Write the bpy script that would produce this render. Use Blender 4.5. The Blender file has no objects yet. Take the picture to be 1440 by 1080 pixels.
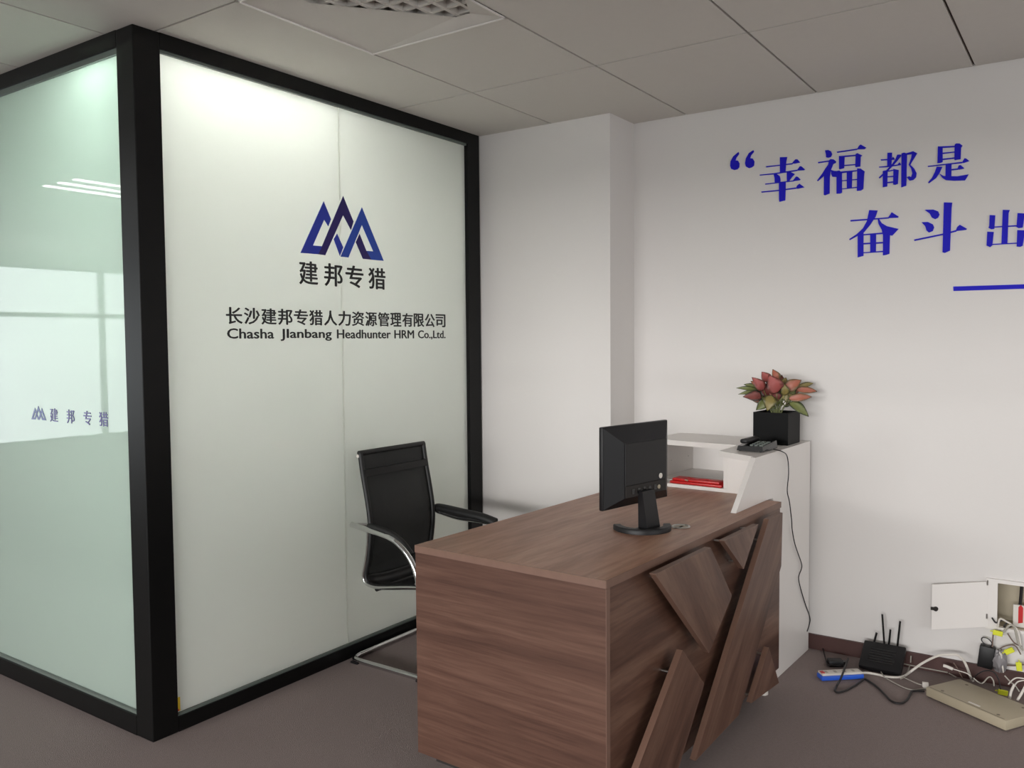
import bpy, bmesh, math, random
from mathutils import Vector, Matrix
S=bpy.context.scene
COL=S.collection
PI=math.pi
# ------------------------------------------------------------------ camera
cd=bpy.data.cameras.new('camera'); cam=bpy.data.objects.new('camera',cd); COL.objects.link(cam)
F=Vector((0.82142832,0.56816185,-0.0494735)); R=Vector((0.56851555,-0.82263389,-0.0079722)); U=R.cross(F).normalized()
R=F.cross(U).normalized()
cam.matrix_world=Matrix(((R.x,U.x,-F.x,0),(R.y,U.y,-F.y,0),(R.z,U.z,-F.z,1.374),(0,0,0,1)))
cd.sensor_width=36; cd.lens=36*1192.15/1440; cd.clip_start=0.05
S.camera=cam
# ------------------------------------------------------------------ view, sky, lights
S.view_settings.view_transform='Standard'; S.view_settings.look='None'; S.view_settings.gamma=1
S.view_settings.use_curve_mapping=False; S.view_settings.exposure=0.08
w=bpy.data.worlds.new('overcast_sky'); S.world=w; w.use_nodes=True
w.node_tree.nodes['Background'].inputs[0].default_value=(.90,.97,1,1); w.node_tree.nodes['Background'].inputs[1].default_value=1.8
XL,YG,XP,XW,H=1.646,2.658,3.568,3.817,2.4386
XB,YF,YN=-4.2,9.9,-3.6
def area(name,loc,rot,sx,sy,power,col=(1,1,1)):
    l=bpy.data.lights.new(name,'AREA'); l.shape='RECTANGLE'; l.size=sx; l.size_y=sy; l.energy=power; l.color=col
    o=bpy.data.objects.new(name,l); COL.objects.link(o); o.location=loc; o.rotation_euler=rot; return o
area('daylight_far_windows',(-1.0,YF+.35,1.25),(PI/2,0,PI),5.4,2.1,58,(.92,.98,1))          # sky through the far window wall
area('daylight_back_windows',(XB-.35,1.2,1.15),(PI/2,0,-PI/2),6.4,1.9,50,(1,.985,.965))
area('daylight_near_windows',(.4,YN-.35,1.2),(PI/2,0,0),4.6,1.8,35,(1,.97,.955))
area('sky_glow_back',(XB-8,1.2,2.45),(math.radians(90),0,-PI/2),18,1.1,2250,(1,.985,.97))     # sky through the windows behind the camera
# ------------------------------------------------------------------ materials
def lin(c):
    c=c/255.; return c/12.92 if c<=.04045 else ((c+.055)/1.055)**2.4
def rgb(*c): return tuple(lin(x) for x in c)+(1,)
def mat(name,col,rough=.5,metal=0,spec=.5,noise=0,nscale=8,bump=0,bscale=60,coat=0):
    m=bpy.data.materials.new(name); m.use_nodes=True; n=m.node_tree; b=n.nodes['Principled BSDF']
    b.inputs['Base Color'].default_value=col; b.inputs['Roughness'].default_value=rough; b.inputs['Metallic'].default_value=metal
    b.inputs['Specular IOR Level'].default_value=spec; b.inputs['Coat Weight'].default_value=coat
    if noise or bump: tc=n.nodes.new('ShaderNodeTexCoord')
    if noise:
        t=n.nodes.new('ShaderNodeTexNoise'); t.inputs['Scale'].default_value=nscale; t.inputs['Detail'].default_value=5
        n.links.new(tc.outputs['Object'],t.inputs['Vector'])
        x=n.nodes.new('ShaderNodeMix'); x.data_type='RGBA'
        x.inputs[6].default_value=tuple(c*(1-noise) for c in col[:3])+(1,); x.inputs[7].default_value=tuple(min(1,c*(1+noise)) for c in col[:3])+(1,)
        n.links.new(t.outputs['Fac'],x.inputs[0]); n.links.new(x.outputs[2],b.inputs['Base Color'])
    if bump:
        t2=n.nodes.new('ShaderNodeTexNoise'); t2.inputs['Scale'].default_value=bscale; t2.inputs['Detail'].default_value=3
        n.links.new(tc.outputs['Object'],t2.inputs['Vector'])
        bp=n.nodes.new('ShaderNodeBump'); bp.inputs['Strength'].default_value=bump; bp.inputs['Distance'].default_value=.01
        n.links.new(t2.outputs['Fac'],bp.inputs['Height']); n.links.new(bp.outputs['Normal'],b.inputs['Normal'])
    return m
def wood(name,angle,axis,c1,c2,c3,seed=0):
    """laminate: streaks along a direction. axis: which object axes the face spans; grain is squeezed along the long one."""
    m=bpy.data.materials.new(name); m.use_nodes=True; n=m.node_tree; b=n.nodes['Principled BSDF']; N=n.nodes.new; L=n.links.new
    tc=N('ShaderNodeTexCoord'); mp=N('ShaderNodeMapping'); mp.vector_type='POINT'
    r=N('ShaderNodeVectorRotate'); r.rotation_type='AXIS_ANGLE'; r.inputs['Axis'].default_value=(0,1,0); r.inputs['Angle'].default_value=angle
    L(tc.outputs['Object'],r.inputs['Vector']); L(r.outputs['Vector'],mp.inputs['Vector'])
    mp.inputs['Location'].default_value=(seed,seed*.7,seed*.3); mp.inputs['Scale'].default_value=axis
    t=N('ShaderNodeTexNoise'); t.inputs['Scale'].default_value=1; t.inputs['Detail'].default_value=6; t.inputs['Roughness'].default_value=.62; t.inputs['Distortion'].default_value=.35
    L(mp.outputs[0],t.inputs['Vector'])
    cr=N('ShaderNodeValToRGB'); e=cr.color_ramp.elements; e[0].position=.33; e[0].color=c1; e[1].position=.68; e[1].color=c3
    k=cr.color_ramp.elements.new(.5); k.color=c2
    L(t.outputs['Fac'],cr.inputs[0])
    v=N('ShaderNodeTexNoise'); v.inputs['Scale'].default_value=7; v.inputs['Detail'].default_value=4; L(mp.outputs[0],v.inputs['Vector'])
    x=N('ShaderNodeMix'); x.data_type='RGBA'; x.blend_type='MULTIPLY'; x.inputs[0].default_value=.35
    L(cr.outputs[0],x.inputs[6])
    c=N('ShaderNodeValToRGB'); c.color_ramp.elements[0].position=.4; c.color_ramp.elements[0].color=(.55,.5,.48,1); c.color_ramp.elements[1].position=.55; c.color_ramp.elements[1].color=(1,1,1,1)
    L(v.outputs['Fac'],c.inputs[0]); L(c.outputs[0],x.inputs[7]); L(x.outputs[2],b.inputs['Base Color'])
    b.inputs['Roughness'].default_value=.42; b.inputs['Specular IOR Level'].default_value=.35
    return m
def frosted(name,tint,transl,gloss_rough=.02,refl=.9):
    m=bpy.data.materials.new(name); m.use_nodes=True; n=m.node_tree; n.nodes.clear(); N=n.nodes.new; L=n.links.new
    o=N('ShaderNodeOutputMaterial'); d=N('ShaderNodeBsdfDiffuse'); t=N('ShaderNodeBsdfTranslucent'); g=N('ShaderNodeBsdfGlossy')
    d.inputs['Color'].default_value=tint; t.inputs['Color'].default_value=tint; g.inputs['Roughness'].default_value=gloss_rough
    g.inputs['Color'].default_value=(refl,refl,refl,1)
    a=N('ShaderNodeMixShader'); a.inputs[0].default_value=transl; L(d.outputs[0],a.inputs[1]); L(t.outputs[0],a.inputs[2])
    f0=N('ShaderNodeFresnel'); f0.inputs['IOR'].default_value=1.5; ge=N('ShaderNodeNewGeometry'); iv=N('ShaderNodeMath'); iv.operation='SUBTRACT'; iv.inputs[0].default_value=1; L(ge.outputs['Backfacing'],iv.inputs[1])
    f=N('ShaderNodeMath'); f.operation='MULTIPLY'; L(f0.outputs[0],f.inputs[0]); L(iv.outputs[0],f.inputs[1])
    b=N('ShaderNodeMixShader'); L(f.outputs[0],b.inputs[0]); L(a.outputs[0],b.inputs[1]); L(g.outputs[0],b.inputs[2]); L(b.outputs[0],o.inputs[0])
    return m
def emit(name,col,st):
    m=bpy.data.materials.new(name); m.use_nodes=True; b=m.node_tree.nodes['Principled BSDF']
    b.inputs['Base Color'].default_value=col; b.inputs['Emission Color'].default_value=col; b.inputs['Emission Strength'].default_value=st; return m
M={}
M['wall']=mat('white_wall_paint',rgb(216,212,209),.75,noise=.015,nscale=1.5,bump=.04,bscale=90)
M['office']=mat('grey_office_wall',rgb(150,150,144),.8,noise=.02,nscale=2)
M['ceil']=mat('ceiling_board',rgb(204,199,192),.9,noise=.02,nscale=30,bump=.05,bscale=200)
M['seam']=mat('ceiling_gap',rgb(70,58,52),.9)
M['carpet']=mat('grey_carpet',rgb(142,129,126),.95,spec=.1,noise=.10,nscale=90,bump=.5,bscale=350)
M['black']=mat('black_aluminium',rgb(13,13,13),.38,spec=.22,noise=.1,nscale=4)
M['bead']=mat('grey_green_gasket',rgb(96,104,98),.4)
M['base']=mat('dark_red_brown_skirting',rgb(72,44,40),.5,noise=.15,nscale=12)
M['glass_f']=frosted('frosted_glass_front',rgb(229,231,226),.5)
M['joint']=frosted('clear_silicone_joint',rgb(244,246,240),.6,.3,.5)
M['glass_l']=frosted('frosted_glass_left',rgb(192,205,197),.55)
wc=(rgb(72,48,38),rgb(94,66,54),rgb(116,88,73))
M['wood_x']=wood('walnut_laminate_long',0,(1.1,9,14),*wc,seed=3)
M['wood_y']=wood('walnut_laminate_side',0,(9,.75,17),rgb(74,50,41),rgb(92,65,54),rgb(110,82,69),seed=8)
M['wood_lit_top']=wood('walnut_laminate_lit_top',0,(1.0,8,9),rgb(148,106,86),rgb(168,127,106),rgb(188,152,130),seed=5)  # same walnut, lighter: the light falling on the desktop is in its colour
M['wood_d1']=wood('walnut_laminate_falling_grain',-math.radians(50),(1.3,9,13),*wc,seed=1)
M['wood_d2']=wood('walnut_laminate_rising_grain',math.radians(45),(1.3,9,13),*wc,seed=6)
M['edge']=mat('walnut_edge_band',rgb(114,86,73),.5,noise=.12,nscale=30)
M['white']=mat('white_laminate',rgb(226,221,217),.35,noise=.01,nscale=3)
M['plastic']=mat('black_plastic',rgb(20,19,21),.45,spec=.35,noise=.08,nscale=30)
M['plastic2']=mat('black_gloss_plastic',rgb(14,14,15),.22)
M['mesh']=None
M['chrome']=mat('chrome',rgb(205,205,205),.14,metal=1,noise=.03,nscale=5)
M['steel']=mat('brushed_steel',rgb(190,188,184),.3,metal=1,noise=.05,nscale=9)
M['pad']=mat('black_armrest_pad',rgb(18,18,18),.5,noise=.1,nscale=20)
M['blue']=mat('blue_acrylic',rgb(16,4,185),.55,spec=.2,noise=.03,nscale=6)
M['logoA']=mat('logo_blue',rgb(30,52,165),.4); M['logoB']=mat('logo_indigo',rgb(34,16,98),.4); M['logoC']=mat('logo_bright_blue',rgb(28,70,172),.4)
M['ink']=mat('black_vinyl_print',rgb(18,18,20),.5)
M['fade']=mat('faded_blue_print',rgb(112,122,160),.5); M['fade2']=mat('faded_purple_print',rgb(104,100,148),.5)
M['beige']=mat('beige_plastic',rgb(168,157,135),.5,noise=.03,nscale=10)
M['beige2']=mat('beige_plastic_dark',rgb(110,100,84),.5)
M['cable_w']=mat('white_cable',rgb(214,208,200),.45); M['cable_g']=mat('grey_cable',rgb(165,160,150),.5); M['cable_k']=mat('black_cable',rgb(24,20,22),.45)
M['cable_br']=mat('brown_cable',rgb(110,90,80),.5)
M['stripblue']=mat('blue_plastic',rgb(40,92,205),.4); M['yellow']=mat('yellow_tag',rgb(212,215,40),.5)
M['red']=mat('red_plastic',rgb(190,22,24),.35,noise=.1,nscale=60); M['pot']=mat('black_glazed_pot',rgb(6,6,6),.45,spec=.1,noise=.05,nscale=10)
M['soil']=mat('dark_potting_soil',rgb(45,36,28),.95,noise=.3,nscale=60,bump=.6,bscale=120)
M['sky_out']=None
M['tube']=emit('lit_tube',(1,1,1,1),9); M['panel']=emit('lit_ceiling_panel',(1,1,.985,1),140)
M['fill_panel']=emit('added_fill_panel',(1,1,.99,1),12)  # glow of the added fill panel behind the front glass
M['dark']=mat('dark_plenum',rgb(42,38,36),.9)
M['bag']=mat('grey_plastic_bag',rgb(120,116,118),.4,noise=.2,nscale=40)
M['tape_y']=mat('yellow_tape',rgb(225,190,40),.5); M['tape_r']=mat('red_tape',rgb(205,60,45),.5); M['tape_g']=mat('green_yellow_tape',rgb(140,165,70),.5)
M['build']=mat('pale_concrete_outside',rgb(190,195,195),.9,noise=.1,nscale=.4)
# chair mesh: woven cloth with tiny open gaps
m=bpy.data.materials.new('black_mesh_cloth'); m.use_nodes=True; n=m.node_tree; b=n.nodes['Principled BSDF']
b.inputs['Base Color'].default_value=rgb(24,24,25); b.inputs['Roughness'].default_value=.7
tr=n.nodes.new('ShaderNodeBsdfTransparent'); mx=n.nodes.new('ShaderNodeMixShader'); tc=n.nodes.new('ShaderNodeTexCoord')
cb=n.nodes.new('ShaderNodeTexBrick'); cb.inputs['Scale'].default_value=260; cb.inputs['Mortar Size'].default_value=.035; cb.inputs['Color1'].default_value=(.20,.20,.20,1); cb.inputs['Color2'].default_value=(.28,.28,.28,1); cb.inputs['Mortar'].default_value=(.02,.02,.02,1)
n.links.new(tc.outputs['Generated'],cb.inputs['Vector']); n.links.new(cb.outputs['Color'],mx.inputs[0])
n.links.new(b.outputs[0],mx.inputs[1]); n.links.new(tr.outputs[0],mx.inputs[2]); n.links.new(mx.outputs[0],n.nodes['Material Output'].inputs[0]); M['mesh']=m
# leaves
def leafmat(name,c_in,c_out):
    m=bpy.data.materials.new(name); m.use_nodes=True; n=m.node_tree; b=n.nodes['Principled BSDF']; N=n.nodes.new; L=n.links.new
    uv=N('ShaderNodeTexCoord'); t=N('ShaderNodeTexNoise'); t.inputs['Scale'].default_value=55; t.inputs['Detail'].default_value=3; L(uv.outputs['Object'],t.inputs['Vector'])
    at=N('ShaderNodeAttribute'); at.attribute_name='rim'
    ad=N('ShaderNodeMath'); ad.operation='ADD'; mu=N('ShaderNodeMath'); mu.operation='MULTIPLY_ADD'; mu.inputs[1].default_value=.9; mu.inputs[2].default_value=-.45
    L(t.outputs['Fac'],mu.inputs[0]); L(at.outputs['Fac'],ad.inputs[0]); L(mu.outputs[0],ad.inputs[1])
    cr=N('ShaderNodeValToRGB'); cr.color_ramp.elements[0].position=.35; cr.color_ramp.elements[0].color=c_in; cr.color_ramp.elements[1].position=.85; cr.color_ramp.elements[1].color=c_out
    L(ad.outputs[0],cr.inputs[0]); L(cr.outputs[0],b.inputs['Base Color']); b.inputs['Roughness'].default_value=.45; return m
LM={'pink':leafmat('leaf_pink',rgb(160,82,78),rgb(104,54,46)),'red':leafmat('leaf_dusty_red',rgb(165,88,76),rgb(80,66,46)),
'olive':leafmat('leaf_olive',rgb(132,118,68),rgb(76,74,38)),'green':leafmat('leaf_green',rgb(110,116,66),rgb(52,62,38)),
'orange':leafmat('leaf_salmon',rgb(166,98,78),rgb(96,80,50)),'dark':leafmat('leaf_dark_red',rgb(120,62,56),rgb(58,46,40))}
# ------------------------------------------------------------------ helpers
def props(o,label=None,cat=None,group=None,kind=None):
    if label:o['label']=label
    if cat:o['category']=cat
    if group:o['group']=group
    if kind:o['kind']=kind
    return o
class MB:
    def __init__(s): s.bm=bmesh.new()
    def box(s,x0,x1,y0,y1,z0,z1,bev=0):
        r=bmesh.ops.create_cube(s.bm,size=1)['verts']
        for v in r: v.co=Vector(((x0+x1)/2+v.co.x*(x1-x0),(y0+y1)/2+v.co.y*(y1-y0),(z0+z1)/2+v.co.z*(z1-z0)))
        if bev:
            es={e for v in r for e in v.link_edges}
            bmesh.ops.bevel(s.bm,geom=list(es),offset=bev,segments=2,affect='EDGES',profile=.5)
        return s
    def prism(s,pts,ax,a,b):
        """polygon in the plane normal to ax, extruded from a to b"""
        def P(p,t): return {'x':(t,p[0],p[1]),'y':(p[0],t,p[1]),'z':(p[0],p[1],t)}[ax]
        A=[s.bm.verts.new(P(p,a)) for p in pts]; B=[s.bm.verts.new(P(p,b)) for p in pts]; n=len(pts)
        s.bm.faces.new(A); s.bm.faces.new(B[::-1])
        for i in range(n): s.bm.faces.new((A[i],A[(i+1)%n],B[(i+1)%n],B[i]))
        return s
    def hexa(s,lo,hi):
        A=[s.bm.verts.new(p) for p in lo]; B=[s.bm.verts.new(p) for p in hi]; n=len(lo)
        s.bm.faces.new(A); s.bm.faces.new(B[::-1])
        for i in range(n): s.bm.faces.new((A[i],A[(i+1)%n],B[(i+1)%n],B[i]))
        return s
    def tube(s,pts,r,seg=10,smooth=4,flat=1.0):
        P=[Vector(p) for p in pts]
        if smooth>1 and len(P)>2:
            Q=[]
            for i in range(len(P)-1):
                p0=P[max(i-1,0)];p1=P[i];p2=P[i+1];p3=P[min(i+2,len(P)-1)]
                for k in range(smooth):
                    t=k/smooth; Q.append(.5*((2*p1)+(p2-p0)*t+(2*p0-5*p1+4*p2-p3)*t*t+(3*p1-p0-3*p2+p3)*t**3))
            Q.append(P[-1]); P=Q
        rings=[]; up=None
        for i,p in enumerate(P):
            d=(P[min(i+1,len(P)-1)]-P[max(i-1,0)])
            if d.length<1e-7: d=Vector((0,0,1))
            d.normalize()
            if up is None: up=d.orthogonal().normalized()
            else:
                up=up-d*up.dot(d)
                up=up.normalized() if up.length>1e-5 else d.orthogonal().normalized()
            sd=d.cross(up)
            rings.append([s.bm.verts.new(p+(up*math.cos(2*PI*k/seg)+sd*math.sin(2*PI*k/seg)*flat)*r) for k in range(seg)])
        for a,b in zip(rings,rings[1:]):
            for k in range(seg): s.bm.faces.new((a[k],a[(k+1)%seg],b[(k+1)%seg],b[k]))
        s.bm.faces.new(rings[0][::-1]); s.bm.faces.new(rings[-1]); return s
    def cyl(s,c,r,h,ax='z',seg=24):
        a={'z':(0,0,h),'x':(h,0,0),'y':(0,h,0)}[ax]
        return s.tube([c,Vector(c)+Vector(a)],r,seg,1)
    def obj(s,name,m,parent=None,smooth=False,loc=None,rotz=0,**k):
        bmesh.ops.recalc_face_normals(s.bm,faces=s.bm.faces)
        me=bpy.data.meshes.new(name); s.bm.to_mesh(me); s.bm.free()
        if m: me.materials.append(m)
        if smooth:
            for p in me.polygons: p.use_smooth=True
            try: me.set_sharp_from_angle(angle=math.radians(40))
            except Exception: pass
        o=bpy.data.objects.new(name,me); COL.objects.link(o)
        if parent: o.parent=parent
        if loc: o.location=loc
        if rotz: o.rotation_euler=(0,0,rotz)
        return props(o,**k)
def thing(name,label,cat,loc=(0,0,0),rotz=0,group=None,kind=None,rot=None):
    o=bpy.data.objects.new(name,None); COL.objects.link(o); o.location=loc; o.rotation_euler=rot or (0,0,rotz); o.empty_display_size=.1
    return props(o,label,cat,group,kind)
def B(*a,**k): return MB().box(*a,**k)
def struct(name,loc=(0,0,0)): return thing(name,None,None,loc,kind='structure')
# ------------------------------------------------------------------ the setting
B(XB,XW+.3,YN,YF+.2,-.1,0).obj('floor',M['carpet'],kind='structure')
# ceiling: backing + one board per grid cell (1.2 x 0.6) with dark joints
cl=B(XB,XW+.3,YN,YF+.2,H+.14,H+.2).obj('ceiling',M['dark'],kind='structure')
X1,Yc,px,py=2.934,2.2245,1.203,.6
xs=[]; x=X1+px
while x>XB: xs.append(x); x-=px
xs=sorted([min(XW+.05,v) for v in xs]+[XB]); xs[-1]=XW
ys=[]; y=Yc+py*.0
k0=int((YN-Yc)/py)-1
ys=[Yc+py*k for k in range(k0,k0+30) if YN-.6<Yc+py*k<YF+.6]
g=.0045
VX0,VX1,VY0,VY1=X1-px/2*1.0,X1-px/2,0,0
VX1=X1-px/2; VX0=X1-px; VY0=Yc-py; VY1=Yc
shared={}
for i in range(len(xs)-1):
    for y0 in ys:
        x0,x1=xs[i],xs[i+1]; y1=y0+py
        if x1-x0<.05: continue
        if y0+py<YN or y0>YF: continue
        cells=[(x0,x1)]
        if abs(y0-VY0)<.01 and x0<2.0<x1: cells=[(VX1,x1)]
        if abs(x0+.672)<.03 and 5.0<y0+.3<5.6: continue        # louvre light there
        for a,b in cells:
            key=round(b-a,3)
            if key not in shared:
                mb=B(g,b-a-g,g,py-g,0,.014); t=mb.obj('ceiling_panel',M['ceil'],cl); shared[key]=t.data
            else:
                t=bpy.data.objects.new('ceiling_panel',shared[key]); COL.objects.link(t); t.parent=cl
            t.location=(a,y0,H)
B(XB,XW+.1,YN,YF,H+.008,H+.012).obj('joint_backing',M['seam'],cl) if False else None
mb=MB()
for v in xs[1:-1]: mb.box(v-.012,v+.012,YN,YF,H+.010,H+.03)
for v in ys: mb.box(XB,VX0 if abs(v-VY0)<.01 or abs(v-VY1)<.01 else XW,v-.012,v+.012,H+.010,H+.03)
mb.obj('ceiling_grid',M['seam'],cl)
# text wall (with the low-voltage box cavity) -------------------------------
NY0,NY1,NZ0,NZ1=.03,.335,.232,.412
wr=MB().box(XW,XW+.14,YN,NY0,0,H+.05).box(XW,XW+.14,NY1,7,0,H+.05).box(XW,XW+.14,NY0,NY1,0,NZ0).box(XW,XW+.14,NY0,NY1,NZ1,H+.05).obj('wall_right',M['wall'],kind='structure')
B(XW-.012,XW,YN,1.06,0,.066).obj('baseboard_right',M['base'],kind='structure')
# pillar between text wall and glass office
B(XP,XW,1.90,YG+.09,0,H).obj('pillar',M['wall'],kind='structure')
# glass office shell behind the frosted panes
B(XP+.06,XW,YG+.09,6.3,0,H).obj('wall_office_right',M['office'],kind='structure')
B(XL,XP+.06,6.2,6.3,0,H).obj('wall_office_back',M['office'],kind='structure')
# far window wall
def window_wall(name,axis,pos,a0,a1,openings,z0,z1,thick,labelnum):
    mb=MB()
    def bx(u0,u1,zz0,zz1):
        if u1-u0<.001 or zz1-zz0<.001: return
        if axis=='y': mb.box(u0,u1,pos,pos+thick,zz0,zz1)
        elif axis=='n': mb.box(u0,u1,pos-thick,pos,zz0,zz1)
        else: mb.box(pos-thick,pos,u0,u1,zz0,zz1)
    e=a0
    for (u0,u1) in openings:
        bx(e,u0,0,H+.05); bx(u0,u1,0,z0); bx(u0,u1,z1,H+.05); e=u1
    bx(e,a1,0,H+.05)
    mb.obj(name,M['wall'],kind='structure')
    for i,(u0,u1) in enumerate(openings):
        wn=struct('window_%d'%(labelnum+i))
        n=max(1,int(round((u1-u0)/1.3))); f=.03
        fr=MB()
        def fb(a,b,c,d):
            if axis=='y': fr.box(a,b,pos+.04,pos+.09,c,d)
            elif axis=='n': fr.box(a,b,pos-.09,pos-.04,c,d)
            else: fr.box(pos-.09,pos-.04,a,b,c,d)
        fb(u0,u1,z0,z0+.05); fb(u0,u1,z1-.05,z1)
        for k in range(n+1):
            c=u0+(u1-u0)*k/n; fb(max(u0,c-f),min(u1,c+f),z0+.05,z1-.05)
        zc=z0+(z1-z0)*.72; 
        for k in range(n): fb(u0+(u1-u0)*k/n+f,u0+(u1-u0)*(k+1)/n-f,zc-.025,zc+.025)
        fr.obj('window_frame',M['black'] if axis=='x' else M['bead'],wn)
window_wall('wall_far','y',YF,XB,XW+.3,[(-3.7,-.95),(-.55,1.9)],.25,2.3,.2,1)
window_wall('wall_back','x',XB,YN,YF,[(-2.0,4.4)],.2,2.1,.2,3)
window_wall('wall_near','n',YN,XB,XW+.3,[(-2.0,2.8)],.25,2.15,.2,4)
# ------------------------------------------------------------------ glass partition
wm=struct('wall_glass_front')
fw=.10
B(XL,XL+fw,YG,YG+fw,0,H,bev=.003).obj('corner_post',M['black'],wm)
B(XL+fw,XP-.009,YG+.0,YG+.06,H-.055,H).obj('top_rail',M['black'],wm)
B(XL+fw,XP-.009,YG+.0,YG+.06,0,.053).obj('bottom_rail',M['black'],wm)
B(XP-.105,XP-.009,YG,YG+.06,.053,H-.055).obj('end_post',M['black'],wm)
SX=2.593
for a,b in ((XL+fw,SX-.002),(SX+.002,XP-.105)):
    B(a,b,YG+.022,YG+.032,.05,H-.05).obj('glass_pane',M['glass_f'],wm)
B(SX-.003,SX+.003,YG+.0216,YG+.0219,.055,H-.055).obj('joint_strip',M['joint'],wm)
MB().box(XL+fw,XP-.105,YG+.008,YG+.02,H-.065,H-.055).box(XL+fw,XP-.105,YG+.008,YG+.02,.053,.062).obj('gasket',M['bead'],wm)
wl=struct('wall_glass_left')
B(XL+.0,XL+.06,YG+fw,6.3,H-.055,H).obj('top_rail',M['black'],wl)
B(XL+.0,XL+.06,YG+fw,6.3,0,.07).obj('bottom_rail',M['black'],wl)
B(XL,XL+.06,6.2,6.3,.07,H-.055).obj('end_post',M['black'],wl)
for a,b in ((YG+fw,4.5),(4.504,6.2)):
    B(XL+.022,XL+.032,a,b,.06,H-.05).obj('glass_pane',M['glass_l'],wl)
MB().box(XL+.008,XL+.02,YG+fw,6.2,H-.075,H-.055).box(XL+.008,XL+.02,YG+fw,6.2,.07,.08).obj('gasket',M['bead'],wl)
# ceiling light inside the office
lp=thing('ceiling_light','lit square panel light glowing behind the frosted glass near the black corner post','ceiling light',(2.16,2.93,H))
B(-.46,.46,-.15,.15,-.012,.02).obj('frame',M['white'],lp)
B(-.44,.44,-.13,.13,-.016,-.012).obj('diffuser',M['panel'],lp)
l2=thing('ceiling_light','added unseen fill panel deeper inside the office, brightening the front frosted glass','ceiling light',(2.92,3.75,H))  # added to lift the front pane's brightness; no lamp known here
B(-.3,.3,-.3,.3,-.012,-.001).obj('frame',M['white'],l2)
B(-.28,.28,-.28,.28,-.016,-.012).obj('diffuser',M['fill_panel'],l2)
# louvre light with three tubes in the open office, reflected as streaks in the left glass
lf=thing('louvre_light','three-tube louvre ceiling light reflected as bright streaks in the left glass','ceiling light',(-.07,5.45,H-.035))
MB().box(-.6,.6,-.3,.3,.02,.03).box(-.6,.6,-.3,-.285,0,.03).box(-.6,.6,.285,.3,0,.03).box(-.6,-.585,-.3,.3,0,.03).box(.585,.6,-.3,.3,0,.03).obj('housing',M['dark'],lf)
for k in (-.18,0,.18): MB().tube([(-.57,k,.004),(.57,k,.004)],.008,10,1).obj('tube',M['tube'],lf,smooth=True)
# ------------------------------------------------------------------ ceiling air vent
vt=thing('ceiling_vent','square white recessed air vent with dark grid slats in the ceiling','air vent',(VX0,VY0,H))
S_=.6; 
din=.024
# inner opening: square with the four corners cut on the diagonal
c0=[(.0,.0),(S_,.0),(S_,S_),(0,S_)]
inner=[(.19,.03),(.42,.03),(.565,.16),(.565,.17),(.565,.30),(.545,.19)]
inn=[(.18,.02),(.42,.02),(.575,.14),(.578,.17),(.20,.46),(.17,.50),(.03,.40),(.02,.18)]
inn=[(.16,.05),(.44,.05),(.55,.11),(.55,.1715),(.184,.475),(.15,.475),(.05,.36),(.05,.14)]
fr=MB(); bm=fr.bm
ov=[bm.verts.new((x,y,0)) for x,y in c0]; iv=[bm.verts.new((x,y,din)) for x,y in inn]
bm.faces.new((ov[0],ov[1],iv[1],iv[0])); bm.faces.new((ov[1],iv[2],iv[1])); 
mid=bm.verts.new(((.55+.184)/2,(.1715+.475)/2,din))
bm.faces.new((ov[1],ov[2],mid,iv[3],iv[2])); bm.faces.new((ov[2],ov[3],iv[5],iv[4],mid)); bm.faces.new((ov[3],iv[6],iv[5])); bm.faces.new((ov[3],ov[0],iv[7],iv[6])); bm.faces.new((ov[0],iv[0],iv[7]))
fr.obj('frame',M['ceil'],vt)
MB().box(0,S_,S_-.006,S_,-.004,.0).box(S_-.006,S_,0,S_,-.004,0).box(0,S_,0,.006,-.004,0).box(0,.006,0,S_,-.004,0).obj('rim',M['white'],vt)
B(.005,S_-.005,.005,S_-.005,.11,.115).obj('plenum',M['dark'],vt)
for k in range(9):
    v=.03+k*.065
    B(.012,.588,v-.007,v+.007,din+.002,din+.045).obj('slat',M['ceil'],vt)
for k in range(9):
    v=.03+k*.065
    B(v-.006,v+.006,.012,.588,din+.004,din+.043).obj('cross_slat',M['ceil'],vt)
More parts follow.
